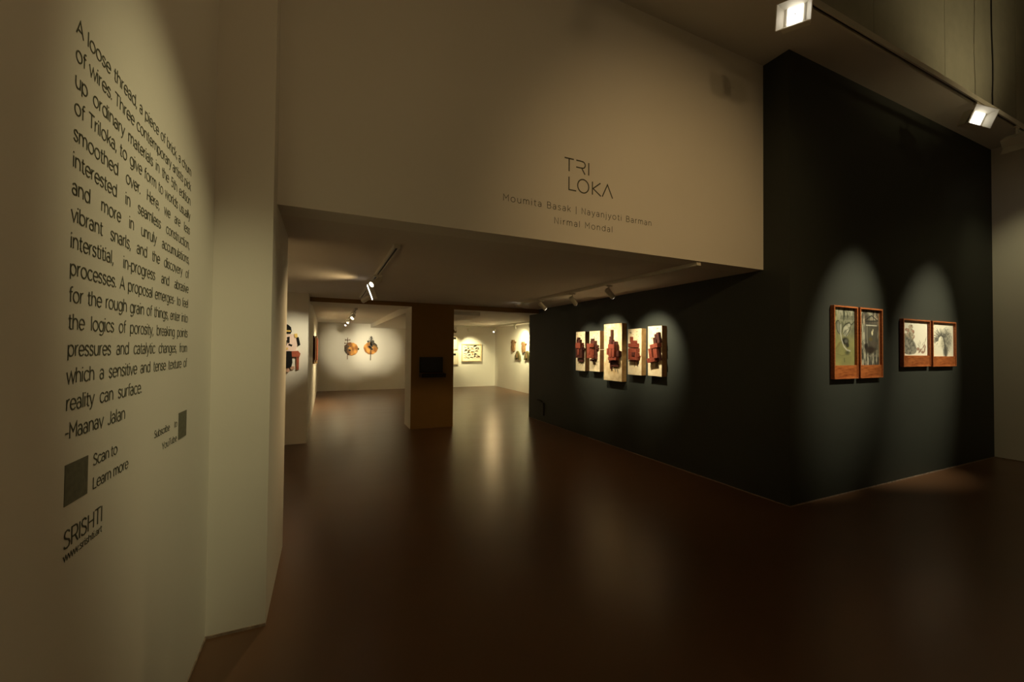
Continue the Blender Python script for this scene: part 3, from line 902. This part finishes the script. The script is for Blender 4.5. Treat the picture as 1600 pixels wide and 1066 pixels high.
for k, y0, y1, z0, z1, fm, sm, lab in boxes:
    t = thing('relief_box', lab, 'artwork', (XB, (y0 + y1) / 2, z0), None, 'wooden relief boxes on the dark side wall')
    hw, H = (y1 - y0) / 2, z1 - z0
    yc_ = (y0 + y1) / 2
    box('box_body', FX - XB + .006, 0, -hw, hw, 0, H, sm, t, .002)
    box('front_board', FX - XB, FX - XB + .006, -hw, hw, 0, H, fm, t, .001)
    for i, (a, b, c, d, p, r) in enumerate(relief[k]):
        bm = bmesh.new()
        bw, bh = (b - a), (d - c)
        th_ = p if p < .09 else .05
        depth0 = -p + (th_ if p < .09 else .055)
        rotm = Matrix.Rotation(math.radians(r), 4, 'X')
        bm_box(bm, -p, min(0, depth0) if p < .09 else -p + .06, -bw / 2, bw / 2, -bh / 2, bh / 2, rotm)
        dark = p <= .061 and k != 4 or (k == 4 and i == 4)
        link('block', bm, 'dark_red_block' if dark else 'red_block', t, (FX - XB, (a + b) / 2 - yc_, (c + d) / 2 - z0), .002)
        if p >= .09:  # post that carries the jutting block
            bm = bmesh.new()
            bm_box(bm, -p + .06, 0, -bw * .3, bw * .3, -bh * .3, bh * .3)
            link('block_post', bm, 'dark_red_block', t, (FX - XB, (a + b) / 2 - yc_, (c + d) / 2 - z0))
    # ink splashes and drips under the blocks
    rg = random.Random(k)
    low = min(c for _, _, c, _, _, _ in relief[k])
    ym = sum((a + b) / 2 for a, b, *_ in relief[k]) / len(relief[k])
    for i in range(5):
        bm = bmesh.new()
        ln = rg.uniform(.03, .10)
        bm_box(bm, -.0012, 0, -.004, .004, -ln, 0)
        link('ink_drip', bm, 'ink', t, (FX - XB, ym - yc_ + rg.uniform(-.07, .05), low - z0 + .01))
    for i in range(9):
        bm = bmesh.new()
        s = rg.uniform(.003, .006)
        bm_box(bm, -.0012, 0, -s, s, -s * 1.4, s * 1.4)
        link('ink_spot', bm, 'ink', t, (FX - XB, rg.uniform(-hw + .02, hw - .02), rg.uniform(H * .72, H - .03)))
    if k in (3, 4):
        bm = bmesh.new()
        if k == 3:
            bm_cyl(bm, (-.02, .07, 1.545 - z0), (-.19, .10, 1.548 - z0), .0035, seg=8)
        else:
            bm_cyl(bm, (-.01, -.07, 1.50 - z0), (-.05, -.16, 1.512 - z0), .0025, seg=8)
        link('needle', bm, 'bone_wire', t, (FX - XB, 0, 0))

# ------------------------------------------------------------------ small black bracket low on the dark wall
t = thing('wall_bracket', 'small black hooked bracket low on the dark wall beside the opening', 'bracket', (XB, 7.64, .14))
box('plate', -.03, 0, -.055, .045, 0, .27, 'black_plastic', t, .006)
bm = bmesh.new()
prev = Vector((-.02, 0, .27))
for i in range(1, 7):
    a = math.pi / 2 * i / 6
    c = Vector((-.02 - .06 * (1 - math.cos(a)), .12 * (1 - math.cos(a)), .27 + .05 * math.sin(a)))
    bm_cyl(bm, prev, c, .012, seg=8)
    prev = c
link('hook', bm, 'black_plastic', t)

# ------------------------------------------------------------------ monitor and shelf on the column
t = thing('monitor', 'dark flat screen mounted on the brown column', 'monitor', (1.862, YC, 1.075))
box('casing', -.228, .228, -.035, 0, 0, .30, 'black_plastic', t, .004)
box('screen', -.212, .212, -.0375, -.0345, .018, .285, 'screen_glass', t)
t = thing('wall_shelf', 'shallow black shelf box under the screen on the brown column', 'shelf', (1.862, YC, 1.0))
box('tray', -.228, .232, -.26, 0, 0, .035, 'black_plastic', t, .004)
box('lip', -.228, .232, -.26, -.25, .035, .07, 'black_plastic', t)
box('side_cheek', -.228, -.216, -.25, 0, .035, .07, 'black_plastic', t)
box('side_cheek', .220, .232, -.25, 0, .035, .07, 'black_plastic', t)
box('metal_edge', -.228, .232, -.262, -.26, -.004, .006, 'lamp_dark', t)

# ------------------------------------------------------------------ figure collage on the facing wall left of the opening


def slab(name, pts, y, th, mat, parent, bev=0.0):
    """Extruded outline: pts are (x, z), front at y - th."""
    bm = bmesh.new()
    f = [bm.verts.new((x, y - th, z)) for x, z in pts]
    b = [bm.verts.new((x, y, z)) for x, z in pts]
    bm.faces.new(f)
    bm.faces.new(b[::-1])
    n = len(pts)
    for i in range(n):
        j = (i + 1) % n
        bm.faces.new((f[i], b[i], b[j], f[j]))
    return link(name, bm, mat, parent, None, bev)


def rpoly(cx, cz, rx, rz, n, seed, jag=.12):
    rg = random.Random(seed)
    return [(cx + rx * math.cos(2 * math.pi * i / n) * (1 + rg.uniform(-jag, jag)), cz + rz * math.sin(2 * math.pi * i / n) * (1 + rg.uniform(-jag, jag))) for i in range(n)]


CX = -.62
t = thing('figure_collage', 'cut-out standing figure with pink top and black skirt on the gallery wall', 'artwork', (CX, YW, 1.14))
Z = 1.14


def q_(pts):
    return [(x - CX, z - Z) for x, z in pts]


slab('hair', q_([(CX - .125, 1.80), (CX - .115, 1.86), (CX - .07, 1.90), (CX, 1.905), (CX + .07, 1.90), (CX + .115, 1.86), (CX + .125, 1.79), (CX + .11, 1.755), (CX - .11, 1.755)]), 0, .035, 'black_cloth', t)
slab('hair_band', q_([(CX - .112, 1.785), (CX + .112, 1.785), (CX + .11, 1.81), (CX - .11, 1.81)]), -.035, .006, 'yellow_cloth', t)
slab('torso', q_([(CX - .20, 1.74), (CX + .20, 1.75), (CX + .215, 1.62), (CX + .19, 1.48), (CX - .19, 1.48), (CX - .215, 1.62)]), 0, .022, 'pink_paper', t)
for pts in ([(.06, 1.70), (.10, 1.71), (.10, 1.61), (.07, 1.60)], [(.03, 1.63), (.07, 1.66), (.06, 1.57), (.035, 1.58)], [(.09, 1.60), (.14, 1.58), (.13, 1.55), (.08, 1.57)], [(-.12, 1.68), (-.06, 1.70), (-.07, 1.60), (-.11, 1.61)]):
    slab('ink_mark', q_([(CX + x, zz) for x, zz in pts]), -.022, .002, 'ink', t)
slab('arm', q_([(CX + .19, 1.72), (CX + .225, 1.70), (CX + .25, 1.58), (CX + .225, 1.56), (CX + .205, 1.62)]), 0, .03, 'black_cloth', t)
slab('shoulder_strap', q_([(CX + .16, 1.755), (CX + .205, 1.76), (CX + .21, 1.70), (CX + .175, 1.69)]), -.022, .012, 'yellow_cloth', t)
slab('arm', q_([(CX - .19, 1.72), (CX - .225, 1.70), (CX - .25, 1.58), (CX - .225, 1.56), (CX - .205, 1.62)]), 0, .03, 'black_cloth', t)
slab('belt', q_([(CX - .06, 1.53), (CX + .08, 1.535), (CX + .08, 1.505), (CX - .06, 1.50)]), -.022, .008, 'yellow_cloth', t)
slab('hip_pad', q_([(CX + .11, 1.475), (CX + .22, 1.485), (CX + .255, 1.44), (CX + .24, 1.385), (CX + .13, 1.39)]), 0, .04, 'red_brown', t)
slab('chair_leg', q_([(CX + .20, 1.395), (CX + .235, 1.395), (CX + .235, 1.185), (CX + .205, 1.185)]), 0, .03, 'red_brown', t)
slab('hip_pad', q_([(CX - .11, 1.475), (CX - .22, 1.485), (CX - .255, 1.44), (CX - .24, 1.385), (CX - .13, 1.39)]), 0, .04, 'red_brown', t)
slab('skirt', q_([(CX - .13, 1.475), (CX + .13, 1.475), (CX + .145, 1.30), (CX + .13, 1.23), (CX + .04, 1.20), (CX - .04, 1.205), (CX - .14, 1.23), (CX - .15, 1.32)]), -.022, .03, 'black_cloth', t)
slab('foot', q_([(CX + .04, 1.22), (CX + .10, 1.21), (CX + .11, 1.165), (CX + .085, 1.14), (CX + .05, 1.165)]), 0, .03, 'skin_paper', t)
slab('foot', q_([(CX + .12, 1.24), (CX + .17, 1.24), (CX + .175, 1.20), (CX + .145, 1.185), (CX + .12, 1.20)]), 0, .03, 'skin_paper', t)

# two reddish panels seen edge-on on the nook wall
for lab, y0, y1, z0, z1, d in (('nearer deep red-brown panel seen edge-on on the left gallery wall', 10.15, 10.65, 1.20, 1.80, .05),
                               ('farther deep red-brown panel seen edge-on on the left gallery wall', 12.1, 12.7, 1.14, 1.84, .065)):
    t = thing('wood_relief', lab, 'artwork', (XW, (y0 + y1) / 2, z0), None, 'edge-on red panels')
    h = (y1 - y0) / 2
    box('board', 0, d * .6, -h, h, 0, z1 - z0, 'brown_wood', t, .002)
    box('front_plate', d * .6, d, -h + .02, h - .02, .05, z1 - z0 - .05, 'red_brown', t, .002)
    box('ledge', 0, d * .8, -h, h, -.03, 0, 'tan_wood', t, .001)

# ------------------------------------------------------------------ two orange discs on the far wall


def disc(label, cx, cz, rx, rz, seed):
    t = thing('disc_relief', label, 'artwork', (cx, YK, cz), None, 'orange discs on the far wall')
    ring = rpoly(0, 0, rx, rz, 26, seed, .05)
    nr = 10
    V, F, Cc = [], [], []
    rg = np.random.RandomState(seed)
    ph = rg.rand(6) * 6
    for r in range(nr + 1):
        for i, (x, zz) in enumerate(ring):
            s = r / nr
            V.append((x * s, -.05, zz * s))
    V += [(x, 0, zz) for x, zz in ring]
    n = len(ring)
    for r in range(nr + 1):
        for i in range(n):
            F.append((r * n + i, r * n + (i + 1) % n, (r + 1) * n + (i + 1) % n, (r + 1) * n + i))
    me = bpy.data.meshes.new('disc')
    me.from_pydata(V, [], F)
    ca = me.color_attributes.new('Col', 'FLOAT_COLOR', 'POINT')
    for i, v in enumerate(V):
        x, zz = v[0] / rx, v[2] / rz
        f = math.sin(4 * x + ph[0]) * math.sin(5 * zz + ph[1]) + .6 * math.sin(9 * x + 3 * zz + ph[2])
        c = Vector((.80, .40, .10)).lerp(Vector((.36, .14, .045)), min(1, max(0, .5 + f * .7)))
        if seed == 1:
            k = min(1, max(0, (-x - .15) * 1.8))
        else:
            k = min(1, max(0, (zz + .9 * x - .35) * 1.4))
        c = c.lerp(Vector((.06, .05, .035)), k)
        ca.data[i].color = (*c, 1)
    me.materials.append(MATS['painted'])
    o = bpy.data.objects.new('disc', me)
    COL.objects.link(o)
    o.parent = t
    return t


t = disc('left orange disc with a rusty plant-like cross on its left side', .83, 1.49, .235, .235, 1)


def rod(name, parent, segs, r, mat):
    bm = bmesh.new()
    for a, b in segs:
        bm_cyl(bm, a, b, r, seg=7)
    return link(name, bm, mat, parent)


Y_ = -.075
rod('stem', t, [((-.12, Y_, -.37), (-.12, Y_, .40))], .012, 'rust_iron')
for zz, hw in ((.32, .075), (.20, .095), (.09, .10), (-.02, .09)):
    rod('cross_bar', t, [((-.12 - hw, Y_, zz), (-.12 + hw, Y_, zz)), ((-.12 - hw, Y_, zz - .03), (-.12 - hw, Y_, zz + .035)), ((-.12 + hw, Y_, zz - .03), (-.12 + hw, Y_, zz + .035))], .009, 'rust_iron')
rg = random.Random(3)
for i in range(10):
    x, zz = rg.uniform(-.20, -.03), rg.uniform(-.22, .14)
    slab('rust_leaf', rpoly(x, zz, .035, .028, 7, 40 + i, .3), Y_, .012, 'rust_iron' if i % 2 else 'black_iron', t)
slab('knob', rpoly(.245, 0, .03, .04, 8, 60, .2), -.01, .04, 'moss', t)
t = disc('right orange disc with a dark pine-like plant growing above it', 1.50, 1.53, .245, .225, 2)
rod('stem', t, [((-.01, Y_, -.45), (.005, Y_, .44))], .013, 'black_iron')
for i, (zz, ln) in enumerate(((.39, .05), (.34, .07), (.28, .085), (.22, .06), (.15, .10))):
    for s in (-1, 1):
        rod('twig', t, [((.003, Y_, zz - .03), (s * ln, Y_ - .01, zz + .015))], .010, 'black_iron')
for i in range(14):
    x, zz = rg.gauss(.02, .055), rg.uniform(-.10, .26)
    slab('leaf', rpoly(x, zz, .04, .035, 7, 80 + i, .35), Y_, .012, 'black_iron', t)
rod('twig', t, [((-.13, Y_, .27), (-.09, Y_, .235))], .008, 'black_iron')

# ------------------------------------------------------------------ works at the far right
t = thing('framed_collage', 'pale wood framed collage with dark brushed strips on the far wall', 'artwork', (5.385, YK, 1.02))
W, H, D = .84, .715, .07
for nm, a in (('frame_rail', (-W / 2, W / 2, -D, 0, H - .035, H)), ('frame_rail', (-W / 2, W / 2, -D, 0, 0, .035)),
              ('frame_stile', (-W / 2, -W / 2 + .035, -D, 0, .035, H - .035)), ('frame_stile', (W / 2 - .035, W / 2, -D, 0, .035, H - .035))):
    box(nm, *a, 'pale_frame', t, .002)
box('paper', -W / 2 + .035, W / 2 - .035, -.02, 0, .035, H - .035, 'cream_paper', t)
rg = random.Random(9)
for row, zz in enumerate((.57, .49, .40, .32, .24, .16)):
    x = -.34 + rg.uniform(0, .03)
    while x < .24:
        ln = rg.uniform(.06, .17)
        sl = rg.uniform(-.05, .05)
        slab('brush_strip', [(x, zz), (x + ln, zz + sl), (x + ln, zz + sl + .028), (x + ln * .5, zz + sl + .045), (x, zz + .02)], -.02, .006,
             ('ink', 'brown_wood', 'tan_wood', 'ink')[rg.randrange(4)], t)
        x += ln + rg.uniform(-.01, .06)
for lab, z0, z1, x1 in (('upper cream panel at the brown column edge on the far wall', 1.50, 2.02, 4.80),
                        ('lower cream panel at the brown column edge on the far wall', .90, 1.38, 4.81)):
    t = thing('cream_panel', lab, 'artwork', (4.52, YK, z0), None, 'cream panels on the far wall')
    box('board', -.28, x1 - 4.52, -.05, 0, 0, z1 - z0, 'pale_frame', t, .002)
    box('paper', -.26, x1 - 4.52 - .02, -.053, -.05, .02, z1 - z0 - .02, 'cream_paper', t)
    box('dark_mark', .06, .20, -.056, -.053, z1 - z0 - .12, z1 - z0 - .04, 'ink', t)
t = thing('wall_tablet', 'small grey-green tablet under the ceiling at the column edge', 'artwork', (4.62, YK, 2.17))
box('tablet', -.16, .12, -.03, 0, 0, .11, 'moss', t, .004)
box('tablet_rim', -.165, .125, -.012, 0, -.005, .115, 'bark', t, .002)


def side_slab(name, pts, th, mat, parent):
    """Outline (y, z) standing off the far right wall by th."""
    bm = bmesh.new()
    f = [bm.verts.new((-th, y, z)) for y, z in pts]
    b = [bm.verts.new((0, y, z)) for y, z in pts]
    bm.faces.new(f)
    bm.faces.new(b[::-1])
    n = len(pts)
    for i in range(n):
        j = (i + 1) % n
        bm.faces.new((f[i], b[i], b[j], f[j]))
    return link(name, bm, mat, parent)


for lab, y, z0, h, kind, sd in (('left bark-brown upright slab on the far right white wall', 13.90, 1.43, .45, 0, 1),
                                ('right bark-brown upright slab on the far right white wall', 13.02, 1.40, .40, 0, 2),
                                ('moss-brown triangular piece between the two upright bark slabs', 13.50, 1.14, .33, 1, 3),
                                ('moss-brown triangular piece cut off by the dark wall edge', 12.72, 1.14, .34, 1, 4)):
    t = thing('bark_relief', lab, 'artwork', (XRR, y, z0), None, 'bark pieces on the far right wall')
    rg = random.Random(sd)
    if kind == 0:
        side_slab('slab', [(-.12, .05), (-.03, 0), (.10, .02), (.13, h * .4), (.10, h * .8), (.13, h), (-.05, h), (-.12, h * .7)], .06, 'bark', t)
        for s in (-1, 1):
            side_slab('side_knot', [(s * .10, h * .72), (s * .20, h * .76), (s * .20, h * .86), (s * .10, h * .86)][::s], .04, 'brown_wood', t)
        side_slab('pale_strip', [(-.03, .06), (.04, .06), (.05, h * .85), (-.02, h * .85)], .065, 'bark', t)
    else:
        side_slab('slab', [(-.22, .0), (-.12, .03), (0, .08), (.12, .02), (.22, .01), (.20, .14), (.08, h * .85), (0, h), (-.09, h * .8), (-.20, .15)], .06, 'moss', t)
        side_slab('ridge', [(-.03, .08), (.04, .09), (.03, h * .8), (-.02, h * .8)], .075, 'bark', t)
